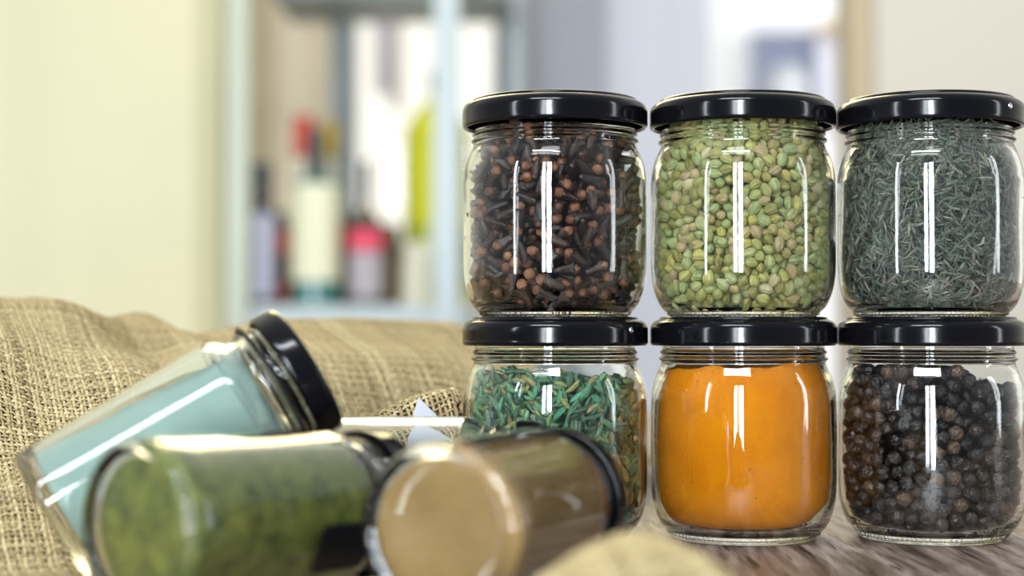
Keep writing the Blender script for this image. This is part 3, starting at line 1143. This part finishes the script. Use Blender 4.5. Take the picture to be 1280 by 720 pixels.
# ------------------------------------------------------------------ table
tbl = thing("wooden_table", "weathered grey-brown wooden table under the stacked jars", "table", (0, 0, 0))
bx_ = []
xs_ = [-0.75, -0.53, -0.30, -0.05, 0.225, 0.44, 0.66, 0.85]
for i in range(len(xs_) - 1):
    o = box("plank", (xs_[i] + 0.0004, 0.27, TZ - 0.035), (xs_[i + 1] - 0.0004, 1.55, TZ), M['wood'], tbl, 0.001)
for x in (-0.68, 0.74):
    for y in (0.33, 1.45):
        box("leg", (x, y, 0), (x + 0.06, y + 0.06, TZ - 0.035), M['wood'], tbl, 0.003)

# ------------------------------------------------------------------ the room behind
def slab(name, px0, px1, D, m, z0=0.0, z1=2.7, thick=0.12, py0=None, py1=None, kind='structure'):
    a, b = at(px0, 0, D), at(px1, 0, D)
    if py0 is not None:
        z1 = at(0, py0, D).z
    if py1 is not None:
        z0 = at(0, py1, D).z
    o = box(name, (a.x, D, z0), (b.x, D + thick, z1), m)
    if kind:
        o['kind'] = kind
    return o


fl = box("floor", (-3.2, -1.0, -0.05), (3.2, 6.0, 0.0), M['floor'])
fl['kind'] = 'structure'
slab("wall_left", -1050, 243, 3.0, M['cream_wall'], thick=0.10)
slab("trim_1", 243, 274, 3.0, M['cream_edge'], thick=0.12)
DW = 3.9
slab("wall_back", 150, 428, DW, M['beige_wall'])
slab("wall_back_below", 428, 640, DW, M['pale_wall'], py1=None, py0=305)
slab("wall_back_middle", 628, 655, DW, M['lilac_wall'])
slab("wall_partition", 655, 752, 3.6, M['grey_wall'], thick=0.2)
slab("wall_corridor", 735, 884, 3.85, M['lilac_wall'])
slab("wall_far_right", 880, 1070, 4.4, M['white_wall'])
slab("trim_2", 1064, 1097, 3.3, M['tan_wall'], thick=0.15)
slab("wall_right", 1097, 2150, 3.25, M['right_wall'], thick=0.2)

# window in the back wall: frame, mullion, pane
win = thing("window_1", "bright window with grey frame behind the shelf of bottles", "window", (0, 0, 0))
win['kind'] = 'structure'
del win['label'], win['category']
a, b = at(428, 14, DW), at(628, 305, DW)
zt = at(0, 16, DW).z
merge_boxes("window_frame", [((a.x, DW - 0.02, zt), (b.x, DW + 0.05, zt + 0.07)), ((a.x, DW - 0.02, b.z - 0.03), (b.x, DW + 0.05, b.z)),
                             ((a.x, DW - 0.02, b.z), (a.x + 0.03, DW + 0.05, zt)), ((b.x - 0.02, DW - 0.02, b.z), (b.x + 0.01, DW + 0.05, zt)),
                             ((at(553, 0, DW).x, DW - 0.02, b.z), (at(572, 0, DW).x, DW + 0.05, zt))], M['frame_dark'], win)
box("pane", (a.x, DW + 0.01, b.z), (b.x, DW + 0.016, zt), M['pane'], win)
slab("wall_back_above", 428, 628, DW, M['pale_wall'], z0=zt + 0.07, z1=2.7)

# lilac curtain strip hanging inside the window
def curtain(name, px0, px1, py0, py1, D, m, label):
    x0, x1 = at(px0, 0, D).x, at(px1, 0, D).x
    zt_, zb_ = at(0, py0, D).z, at(0, py1, D).z
    n, rows = 60, 12
    V = []
    for th_ in (0, 0.004):
        for j in range(rows + 1):
            for i in range(n + 1):
                t = i / n
                V.append((x0 + (x1 - x0) * t, D + th_ + 0.014 * math.sin(t * 26) * (0.5 + j / rows * 0.6), zt_ + (zb_ - zt_) * j / rows))
    f = []
    s = (n + 1) * (rows + 1)
    for j in range(rows):
        for i in range(n):
            p = j * (n + 1) + i
            f.append((p, p + n + 1, p + n + 2, p + 1))
            f.append((s + p, s + p + 1, s + p + n + 2, s + p + n + 1))
    o = mesh_np(name, np.array(V), np.array(f), m)
    tag(o, label, "curtain")
    return o


M['lilac_cloth'] = plain("lilac cloth", (0.80, 0.76, 0.86), 0.9, bump=0.2, bscale=100)
M['pink_cloth'] = plain("pale pink cloth", (0.95, 0.86, 0.80), 0.9, bump=0.2, bscale=100)
for key in ('lilac_cloth', 'pink_cloth'):
    nt_ = M[key].node_tree
    b_ = nt_.nodes["Principled BSDF"]
    tr = nt_.nodes.new("ShaderNodeBsdfTranslucent")
    tr.inputs["Color"].default_value = b_.inputs["Base Color"].default_value
    mx_ = nt_.nodes.new("ShaderNodeMixShader")
    mx_.inputs[0].default_value = 0.75
    nt_.links.new(b_.outputs[0], mx_.inputs[1])
    tp = nt_.nodes.new("ShaderNodeBsdfTransparent")
    m2 = nt_.nodes.new("ShaderNodeMixShader")
    m2.inputs[0].default_value = 0.65          # sheer weave
    nt_.links.new(tr.outputs[0], m2.inputs[1])
    nt_.links.new(tp.outputs[0], m2.inputs[2])
    nt_.links.new(m2.outputs[0], mx_.inputs[2])
    nt_.links.new(mx_.outputs[0], nt_.nodes["Material Output"].inputs["Surface"])
curtain("curtain_strip", 466, 490, 22, 118, 3.8, M['lilac_cloth'], "narrow lilac cloth hanging in the bright window")
curtain("curtain_strip", 488, 503, 22, 138, 3.82, M['pink_cloth'], "pale pink cloth hanging next to the lilac one in the window")

# picture on the white wall
pic = thing("framed_picture", "dark blue framed picture with a pale round shape on the white wall", "picture", (0, 0, 0))
M['pic_blue'] = plain("dusty blue print", (0.21, 0.24, 0.36), 0.5, bump=0.02)
M['pic_grey'] = plain("pale grey print", (0.60, 0.64, 0.68), 0.6, bump=0.02)
M['pic_frame'] = plain("grey picture frame", (0.25, 0.27, 0.34), 0.4, bump=0.02)
a, b = at(948, 46, 4.36), at(1016, 150, 4.36)
box("print", (a.x, 4.36, b.z), (b.x, 4.375, a.z), M['pic_blue'], pic)
merge_boxes("frame", [((a.x - .012, 4.35, b.z - .012), (a.x, 4.40, a.z + .012)), ((b.x, 4.35, b.z - .012), (b.x + .012, 4.40, a.z + .012)),
                      ((a.x, 4.35, a.z), (b.x, 4.40, a.z + .012)), ((a.x, 4.35, b.z - .012), (b.x, 4.40, b.z))], M['pic_frame'], pic)
cc = at(984, 108, 4.355)
o = lathe("round_shape", [(0, 0), (1, 0), (1, .02), (0, .02)], M['pic_grey'], pic, 48, scale=1)
o.scale = (0.062, 0.062, 0.1)
o.rotation_euler = (math.pi / 2, 0, 0)
o.location = (cc.x, 4.359, cc.z)
M['lav_panel'] = plain("pale lavender panel", (0.66, 0.66, 0.76), 0.6, bump=0.02)
M['peach'] = plain("peach board", (0.86, 0.72, 0.52), 0.6, bump=0.02)
a, b = at(1022, 44, 4.36), at(1056, 160, 4.36)
o = box("wall_panel", (a.x, 4.36, b.z), (b.x, 4.40, a.z), M['lav_panel'])
tag(o, "pale lavender panel on the white wall beside the picture", "panel")
a, b = at(1026, 28, 4.34), at(1062, 40, 4.34)
o = box("wall_ledge", (a.x, 4.26, b.z), (b.x, 4.40, a.z), M['peach'])
tag(o, "small peach coloured ledge above the lavender panel", "ledge")

# shelf unit
SD = 2.6
sh = thing("metal_shelf", "pale metal shelving unit holding the blurred bottles", "shelf", (0, 0, 0))


def vpost(px0, px1, D, m, name="post", top=1.75):
    a, b = at(px0, 0, D), at(px1, 0, D)
    box(name, (a.x, D, 0), (b.x, D + 0.035, top), m, sh, 0.003)


vpost(281, 309, 2.55, M['frame_green'])
vpost(541, 574, 2.55, M['frame_pale'])
vpost(412, 425, 3.05, M['frame_dark'])
vpost(637, 650, 3.05, M['frame_pale'])
zb = at(0, 382, SD).z
x0, x1 = at(309, 0, 2.55).x, at(590, 0, 2.7).x
box("shelf_board", (x0, 2.588, zb - 0.030), (x1, 3.05, zb), M['frame_pale'], sh, 0.002)
box("shelf_board", (x0, 2.588, zb - 0.43), (x1, 3.05, zb - 0.40), M['frame_pale'], sh, 0.002)
zu = at(0, 8, 2.9).z
box("shelf_board", (x0 + 0.0, 2.80, zu), (at(640, 0, 3.05).x, 3.05, zu + 0.028), M['frame_dark'], sh, 0.002)
box("shelf_board", (x0, 2.588, zb - 0.78), (x1, 3.05, zb - 0.75), M['frame_pale'], sh, 0.002)
# side rails
box("rail", (at(281, 0, 2.55).x + 0.008, 2.585, zb - 0.03), (at(281, 0, 2.55).x + 0.03, 3.06, zb - 0.002), M['frame_green'], sh)

# bottles
M['dark_glass'] = plain("dark bottle glass", (0.02, 0.015, 0.012), 0.12, coat=0.5)
M['red_glass'] = plain("dark red bottle", (0.05, 0.008, 0.006), 0.15, coat=0.5)
M['green_oil'] = plain("yellow green bottle", (0.52, 0.53, 0.012), 0.35, coat=0.3)
M['green_low'] = plain("olive bottle contents", (0.28, 0.34, 0.01), 0.3, coat=0.3)
M['clear_b'] = plain("teal bottle glass", (0.03, 0.16, 0.15), 0.12, coat=0.4)
M['lab_cream'] = plain("cream label", (0.74, 0.74, 0.54), 0.6)
M['lab_lav'] = plain("lavender label", (0.45, 0.46, 0.60), 0.6)
M['lab_grey'] = plain("grey label", (0.42, 0.38, 0.42), 0.6)
M['lab_pink'] = plain("pink label", (0.78, 0.07, 0.14), 0.6)
M['lab_red'] = plain("red label", (0.35, 0.018, 0.008), 0.6)
M['cap_red'] = plain("red cap", (0.62, 0.035, 0.015), 0.4)
M['cap_yel'] = plain("mustard cap", (0.52, 0.34, 0.03), 0.4)
M['cap_dark'] = plain("black cap", (0.02, 0.028, 0.032), 0.3)
M['amber'] = plain("brown jar", (0.10, 0.065, 0.035), 0.25, coat=0.3)
M['olive_glass'] = plain("dark olive jar", (0.05, 0.045, 0.012), 0.2, coat=0.3)
M['offwhite'] = plain("off white ceramic", (0.66, 0.64, 0.52), 0.4)


def bottle(name, label, px, D, w_px, y_sh, y_neck, y_top, nk_px, gm, cap, cap_y, labels=(), ybase=381, cap_w=None):
    """upright bottle on the shelf: widths and rows in photo pixels at depth D"""
    k = D / F * 1000
    base = at(px, ybase, D)
    zb_ = zb
    off = (at(0, ybase, D).z - zb_) * 1000
    H = lambda y: (ybase - y) * k + off
    R, rn = w_px * k / 2, nk_px * k / 2
    r = thing(name, label, "bottle", (base.x, D, zb_), "bottles on the metal shelf")
    prof = smooth_profile([(0, 1), (R * .8, 0.2), (R * .97, 2), (R, 6), (R, 12), (R, H(y_sh) - 12), (R, H(y_sh)), (R * .86, H(y_sh) + (H(y_neck) - H(y_sh)) * .45), (rn * 1.15, H(y_neck) - 2), (rn, H(y_neck) + 4), (rn, H(y_top) - 1), (rn * .9, H(y_top)), (0, H(y_top))], 4)
    bb = lathe("bottle_body", prof, gm, r, 48)
    cw = (cap_w or nk_px * 1.12) * k / 2
    if cap:
        lathe("cap", smooth_profile([(rn * .9, H(cap_y)), (cw, H(cap_y)), (cw, H(cap_y)), (cw, H(y_top) + 1), (cw * .92, H(y_top) + 3), (0, H(y_top) + 3)], 3), cap, r, 40)
    for (ya, yb, lm) in labels:   # the paper bands are stuck to the body
        lathe("bottle_label", [(R * 1.0, H(yb)), (R + .6, H(yb)), (R + .6, H(ya)), (R * 1.0, H(ya))], lm, bb, 48, smooth=False)
    return r


bottle("tall_bottle", "black-capped dark bottle with a lavender label beside the green-grey shelf post", 327, 2.66, 31, 262, 238, 207, 24, M['dark_glass'], M['cap_dark'], 240, [(268, 372, M['lab_lav'])], cap_w=26)
bottle("sauce_bottle", "dark red squat bottle with red label bands", 349, 2.74, 34, 287, 277, 268, 18, M['red_glass'], M['cap_dark'], 277, [(290, 316, M['lab_red']), (358, 372, M['lab_red'])])
bottle("wine_bottle", "teal glass bottle with large cream label and dark neck", 394, 2.66, 60, 230, 219, 166, 20, M['clear_b'], M['cap_dark'], 222, [(231, 352, M['lab_cream'])])
bottle("capped_bottle", "bottle with a bright red cap standing behind the cream-labelled one", 379, 2.92, 40, 300, 200, 150, 20, M['offwhite'], M['cap_red'], 196, [], ybase=372, cap_w=25)
bottle("capped_bottle", "bottle with a mustard yellow cap behind the cream-labelled one", 412, 2.94, 30, 280, 200, 155, 14, M['offwhite'], M['cap_yel'], 196, [], ybase=372, cap_w=19)
bottle("vinegar_bottle", "slim dark bottle with pink and grey labels", 457, 2.66, 43, 290, 256, 205, 11, M['dark_glass'], M['cap_dark'], 245, [(288, 313, M['lab_pink']), (316, 372, M['lab_grey'])])
bottle("olive_jar", "dark olive jar between the cream-labelled and the pink-labelled bottles", 431, 2.84, 34, 286, 278, 273, 26, M['olive_glass'], None, 273, [])
bottle("brown_jar", "low brown jar standing behind the pink-labelled bottle", 481, 2.80, 40, 292, 285, 280, 34, M['amber'], None, 284, [])
g1 = bottle("oil_bottle", "tall yellow-green bottle with dark cap behind the pale shelf post", 547, 2.82, 84, 175, 122, 92, 20, M['green_oil'], M['cap_dark'], 112, [(282, 362, M['green_low'])])
bottle("ceramic_bottle", "short off-white pot at the foot of the yellow-green bottle", 520, 2.66, 30, 316, 308, 303, 24, M['offwhite'], None, 303, [])

# ------------------------------------------------------------------ light
w = bpy.data.worlds.new("sky")
sc.world = w
w.use_nodes = True
nt = w.node_tree
bg = nt.nodes["Background"]
tc = nt.nodes.new("ShaderNodeTexCoord")
sx = nt.nodes.new("ShaderNodeSeparateXYZ")
nt.links.new(tc.outputs["Generated"], sx.inputs[0])
rp = nt.nodes.new("ShaderNodeValToRGB")
e = rp.color_ramp.elements
e[0].position, e[0].color = 0.0, (0.06, 0.065, 0.08, 1)
e[1].position, e[1].color = 1.0, (1.15, 1.12, 1.00, 1)
x = e.new(0.5); x.color = (0.36, 0.37, 0.37, 1)
mr = nt.nodes.new("ShaderNodeMapRange")
mr.inputs["From Min"].default_value = -1
mr.inputs["From Max"].default_value = 1
nt.links.new(sx.outputs["Y"], mr.inputs["Value"])
nt.links.new(mr.outputs["Result"], rp.inputs["Fac"])
up = nt.nodes.new("ShaderNodeMapRange")
up.inputs["From Min"].default_value = 0.26
up.inputs["From Max"].default_value = 0.9
up.inputs["To Min"].default_value = 1.0
up.inputs["To Max"].default_value = 1.4
nt.links.new(sx.outputs["Z"], up.inputs["Value"])
vm = nt.nodes.new("ShaderNodeVectorMath")
vm.operation = 'SCALE'
nt.links.new(rp.outputs["Color"], vm.inputs[0])
nt.links.new(up.outputs["Result"], vm.inputs["Scale"])
nt.links.new(vm.outputs["Vector"], bg.inputs["Color"])
bg.inputs["Strength"].default_value = 1.0


def area(name, loc, target, sx_, sy_, power, col):
    l = bpy.data.lights.new(name, 'AREA')
    l.shape = 'RECTANGLE'
    l.size, l.size_y = sx_, sy_
    l.energy = power
    l.color = col
    o = link(bpy.data.objects.new(name, l))
    o.location = loc
    d = Vector(target) - Vector(loc)
    o.rotation_euler = d.to_track_quat('-Z', 'Y').to_euler()
    return o


# daylight through the tall windows behind the viewer
J = Vector((0.06, 0.62, TZ + 0.08))
area("window_light_rear", (-0.34, -1.75, 1.25), J, 0.22, 1.5, 88, (0.86, 0.93, 1.0))
area("window_light_rear_dim", (-0.62, -1.70, 1.25), J, 0.18, 1.5, 24, (0.86, 0.93, 1.0))
area("window_light_rear_side", (-1.75, -0.75, 1.25), J, 0.12, 1.5, 14, (0.86, 0.93, 1.0))
area("window_light_right", (2.1, 0.1, 1.3), J, 0.16, 1.3, 7, (0.9, 0.95, 1.0))
# ceiling tube lamp behind the viewer
area("ceiling_tube_lamp", (-0.42, -0.95, 2.66), J, 1.3, 0.17, 26, (0.92, 0.96, 1.0))
# warm light added beyond the table for yellow highlights on the lying jars
area("warm_highlight_fill", (-0.25, 2.35, 2.0), (-0.05, 0.6, 0.8), 1.1, 0.8, 20, (1.0, 0.83, 0.40))
# added fill, hidden behind the right-hand wall, to brighten the far white wall
area("far_wall_fill", (1.75, 3.75, 1.5), (0.7, 4.4, 1.2), 0.8, 1.4, 14, (0.95, 0.97, 1.0))
# unseen fill added to brighten the walls behind
area("back_wall_fill", (0.7, 2.2, 2.6), (0.7, 3.7, 0.9), 2.2, 0.8, 12, (1.0, 0.95, 0.86))

# ------------------------------------------------------------------ camera
cam = bpy.data.cameras.new("camera")
co = link(bpy.data.objects.new("camera", cam))
cam.sensor_width = 36
cam.lens = F / 1280 * 36
cam.clip_start = 0.02
cam.clip_end = 50
pitch = math.atan((HY - 360) / F)
co.location = (0, 0, TZ + CH)
co.rotation_euler = (math.pi / 2 + pitch, 0, 0)
cam.dof.use_dof = True
cam.dof.focus_distance = 0.598
cam.dof.aperture_fstop = 5.4
sc.camera = co

sc.view_settings.view_transform = 'Standard'
sc.view_settings.look = 'None'
sc.view_settings.gamma = 1
sc.view_settings.exposure = 0.16
sc.view_settings.use_curve_mapping = False
cy = sc.cycles
cy.max_bounces = 16
cy.transmission_bounces = 16
cy.transparent_max_bounces = 8
cy.glossy_bounces = 6
cy.diffuse_bounces = 4
cy.sample_clamp_indirect = 8
cy.use_denoising = True
cy.denoiser = 'OPENIMAGEDENOISE'
